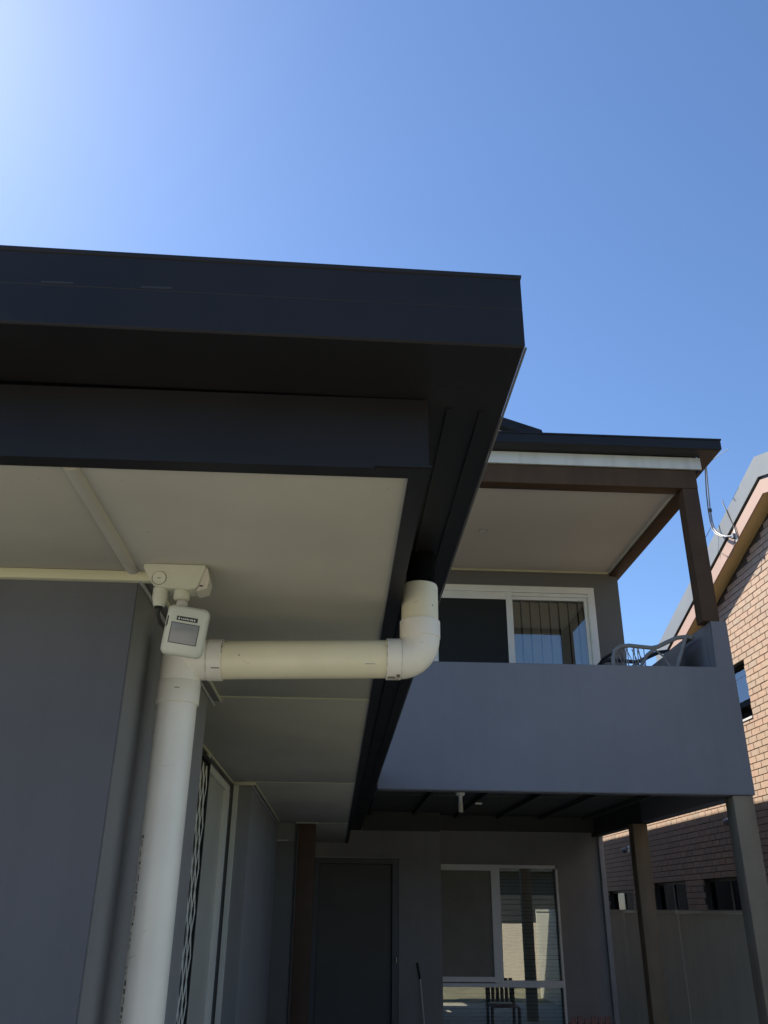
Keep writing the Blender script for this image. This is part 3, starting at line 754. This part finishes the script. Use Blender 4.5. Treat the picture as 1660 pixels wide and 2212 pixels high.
for b in single:
    L_ = round(b[1] - b[0], 2)
    if L_ not in cache:
        bm = bmesh.new(); add_brick(bm, 0, -(b[1] - b[0]) / 2, (b[1] - b[0]) / 2, -(b[3] - b[2]) / 2, (b[3] - b[2]) / 2)
        bmesh.ops.recalc_face_normals(bm, faces=bm.faces)
        me = bpy.data.meshes.new('brick'); bm.to_mesh(me); bm.free(); me.materials.append(MATS['brick_tan']); cache[L_] = me
    o = bpy.data.objects.new('brick', cache[L_]); COL.objects.link(o); o.parent = NW
    o.location = Vector((NX + random.uniform(-.0015, .0015), (b[0] + b[1]) / 2 + random.uniform(-.0015, .0015), (b[2] + b[3]) / 2 + random.uniform(-.001, .001))) - Vector(Nn.location)
    o.rotation_euler = (random.uniform(-.004, .004), 0, random.uniform(-.006, .006))
bm = bmesh.new()
for b in bricks:
    if b in sset: continue
    dy = random.uniform(-.0015, .0015); add_brick(bm, NX + random.uniform(-.0015, .0015), b[0] + dy, b[1] + dy, b[2], b[3])
obj('brick', bm, 'brick_tan', NW, kind='stuff')
# windows in the brick wall
for i, o in enumerate(OPEN):
    y0, y1, z0, z1 = o
    wd = box('window', NX + .14, NX + .15, y0, y1, z0, z1, 'interior_dark', Nn)
    fm = 'charcoal_metal' if i == 0 else 'door_frame'
    lst = [(NX + .085, NX + .125, y0, y0 + .04, z0, z1), (NX + .085, NX + .125, y1 - .04, y1, z0, z1), (NX + .085, NX + .125, y0 + .04, y1 - .04, z1 - .04, z1), (NX + .085, NX + .125, y0 + .04, y1 - .04, z0, z0 + .04)]
    if i == 0: lst.append((NX + .084, NX + .125, y0 + .041, y1 - .041, z0 + .56, z0 + .60))
    else: lst.append((NX + .084, NX + .125, (y0 + y1) / 2 - .02, (y0 + y1) / 2 + .02, z0 + .041, z1 - .041))
    boxes('frame', lst, fm, wd)
    bm = add_box(bmesh.new(), NX + .10, NX + .106, y0 + .04, y1 - .04, z0 + .04, z1 - .04)
    if i == 0: bmesh.ops.rotate(bm, verts=bm.verts, cent=(NX + .10, 0, z1 - .04), matrix=Matrix.Rotation(math.radians(6.5), 3, 'Y'))   # awning sash ajar
    obj('pane', bm, 'glass' if i == 0 else 'glass_clear', wd)
    box('sill', NX - .012, NX + .13, y0 + .002, y1 - .002, z0 - .03, z0 - .001, 'white_band' if i == 0 else 'mortar', wd)
# roof: gable with ridge running away from us (along X)
BX = 5.385
def slope_poly(top, bot, yn=13.9, ys_=5.2):
    def zz(y, b): return b - .325 * abs(y - RIDGE_Y)
    return [(ys_, zz(ys_, bot)), (RIDGE_Y, bot), (yn, zz(yn, bot)), (yn, zz(yn, top)), (RIDGE_Y, top), (ys_, zz(ys_, top))]
prism('barge_board', slope_poly(6.826, 6.630), 'x', BX, BX + .025, 'barge_pink', Nn)
prism('barge_shadow_gap', slope_poly(6.866, 6.827), 'x', BX + .012, BX + .05, 'black_plastic', Nn)
prism('roof_capping', slope_poly(7.165, 6.867), 'x', BX - .022, BX + .06, 'roof_grey', Nn)
prism('roof_sheet', slope_poly(7.16, 6.88), 'x', BX + .061, 14, 'roof_grey', Nn)
prism('eave_soffit', slope_poly(6.665, 6.650), 'x', BX + .026, NX + .02, 'tan_soffit', Nn)
prism('soffit_bead', slope_poly(6.649, 6.628), 'x', NX - .022, NX - .002, 'tan_soffit', Nn)
box('end_wall', NX + .02, 14, 19.4, 19.6, 0, 4.4, 'brick_tan', Nn)

# wall lamps on the brick wall
def wall_lamp(y, z, label):
    t = thing('wall_lamp', label, 'lamp', (NX - .05, y, z))
    box('back_plate', NX - .012, NX - .003, y - .05, y + .05, z - .06, z + .06, 'white_frame', t, bevel=.004)
    tube('arm', [(NX - .012, y, z + .01), (NX - .08, y, z + .02)], 0.012, 'galv', t, seg=8)
    tube('shade', [(NX - .09, y + .045, z - .03), (NX - .09, y - .02, z - .02), (NX - .09, y - .07, z - .01)], [0.05, 0.045, 0.02], 'galv', t, seg=14)
wall_lamp(12.42, 2.885, 'small grey wall lamp on shaded bricks beside balcony post')
wall_lamp(17.13, 2.78, 'small dark wall lamp on bricks near far window')

# ================================================================ TV antenna on the barge
A = thing('tv_antenna', 'bent steel TV antenna mast bracketed to the pink barge board', 'antenna', (BX - .03, 10.5, 6.3))
AX = 5.30
mast = [(BX - .03, 10.50, 6.42), (AX, 10.60, 6.455), (AX, 10.72, 6.53), (AX, 10.83, 6.62), (AX, 10.90, 6.72), (AX, 10.925, 6.84), (AX, 10.92, 7.02), (AX, 10.87, 7.35), (AX, 10.82, 7.66)]
tube('lower_mast', mast[:7], 0.014, 'galv', A, seg=10)
tube('upper_mast', [(AX, 10.921, 7.00), (AX, 10.87, 7.35), (AX, 10.805, 7.74), (AX, 10.74, 8.08)], 0.011, 'galv', A, seg=10)
tube('mast_joint', [(AX, 10.924, 6.985), (AX, 10.918, 7.035)], 0.024, 'cable_black', A, seg=10)
bm = bmesh.new()
add_prism(bm, [(10.42, 6.33), (10.47, 6.32), (10.53, 6.41), (10.50, 6.47), (10.46, 6.55), (10.45, 6.43)], 'x', BX - .012, BX - .001)
br_ = obj('bracket', bm, 'white_print', A)
boxes('clamp', [(BX - .045, BX - .012, 10.46, 10.54, 6.39, 6.45)], 'galv', br_)
tube('coax_cable', [(AX - .025, 10.80, 7.66), (AX - .03, 10.88, 7.3), (AX - .025, 10.93, 7.02), (AX - .022, 10.935, 6.84), (AX - .022, 10.905, 6.70), (AX - .022, 10.83, 6.60), (AX - .02, 10.70, 6.50), (BX - .03, 10.54, 6.42), (BX - .01, 10.44, 6.34)], 0.009, 'cable_black', A, seg=6)
tube('roof_cable', [(BX - .03, 10.62, 7.03), (BX - .034, 10.52, 6.75), (BX - .02, 10.44, 6.54), (BX - .01, 10.40, 6.36)], 0.008, 'cable_black', A, seg=6)
tube('loop_cable', [(BX - .01, 10.52, 6.36), (BX - .015, 10.60, 6.22), (BX - .015, 10.72, 6.19), (BX - .025, 10.85, 6.28), (BX - .025, 10.97, 6.38)], 0.004, 'cable_black', A, seg=6)
tube('stay_wire', [(AX, 10.94, 6.78), (AX - .05, 11.08, 6.66), (AX - .1, 11.22, 6.58)], 0.004, 'cable_black', A, seg=5)
tube('boom', [(AX + .02, 10.80, 7.72), (AX - .42, 10.72, 7.58)], 0.010, 'galv', A, seg=8)
for t_, ln in ((0.02, .62), (.3, .46), (.6, .34), (.9, .30)):
    c = Vector((AX + .02, 10.80, 7.72)).lerp(Vector((AX - .42, 10.72, 7.58)), t_)
    dv = Vector((.18, -0.9, -0.05)).normalized()
    tube('element', [c - dv * ln * .25, c + dv * ln * .85], 0.005, 'galv', A, seg=6)

# ================================================================ house across the road, behind the viewer (seen only in window glass)
mat('board_charcoal', (0.040, 0.042, 0.040), 0.7, 0.15, 2.0, 0.1, 40, spec=0.2)
T = thing('weatherboard_house', 'charcoal weatherboard house across the road, mirrored in window glass', 'house', (5, -14, 0))
box('wall', -5, 18, -19, -13.05, 0, 3.1, 'board_charcoal', T)
for i in range(15):
    z = 0.15 + i * .195
    prism('weatherboard', [(-13.049, z), (-13.022, z), (-13.040, z + .193), (-13.049, z + .193)], 'x', -5, 18, 'board_charcoal', T)
prism('roof', [(-19.6, 3.1), (-12.5, 3.1), (-12.5, 3.22), (-16, 4.6), (-19.6, 3.22)], 'x', -5.6, 18.6, 'board_charcoal', T)
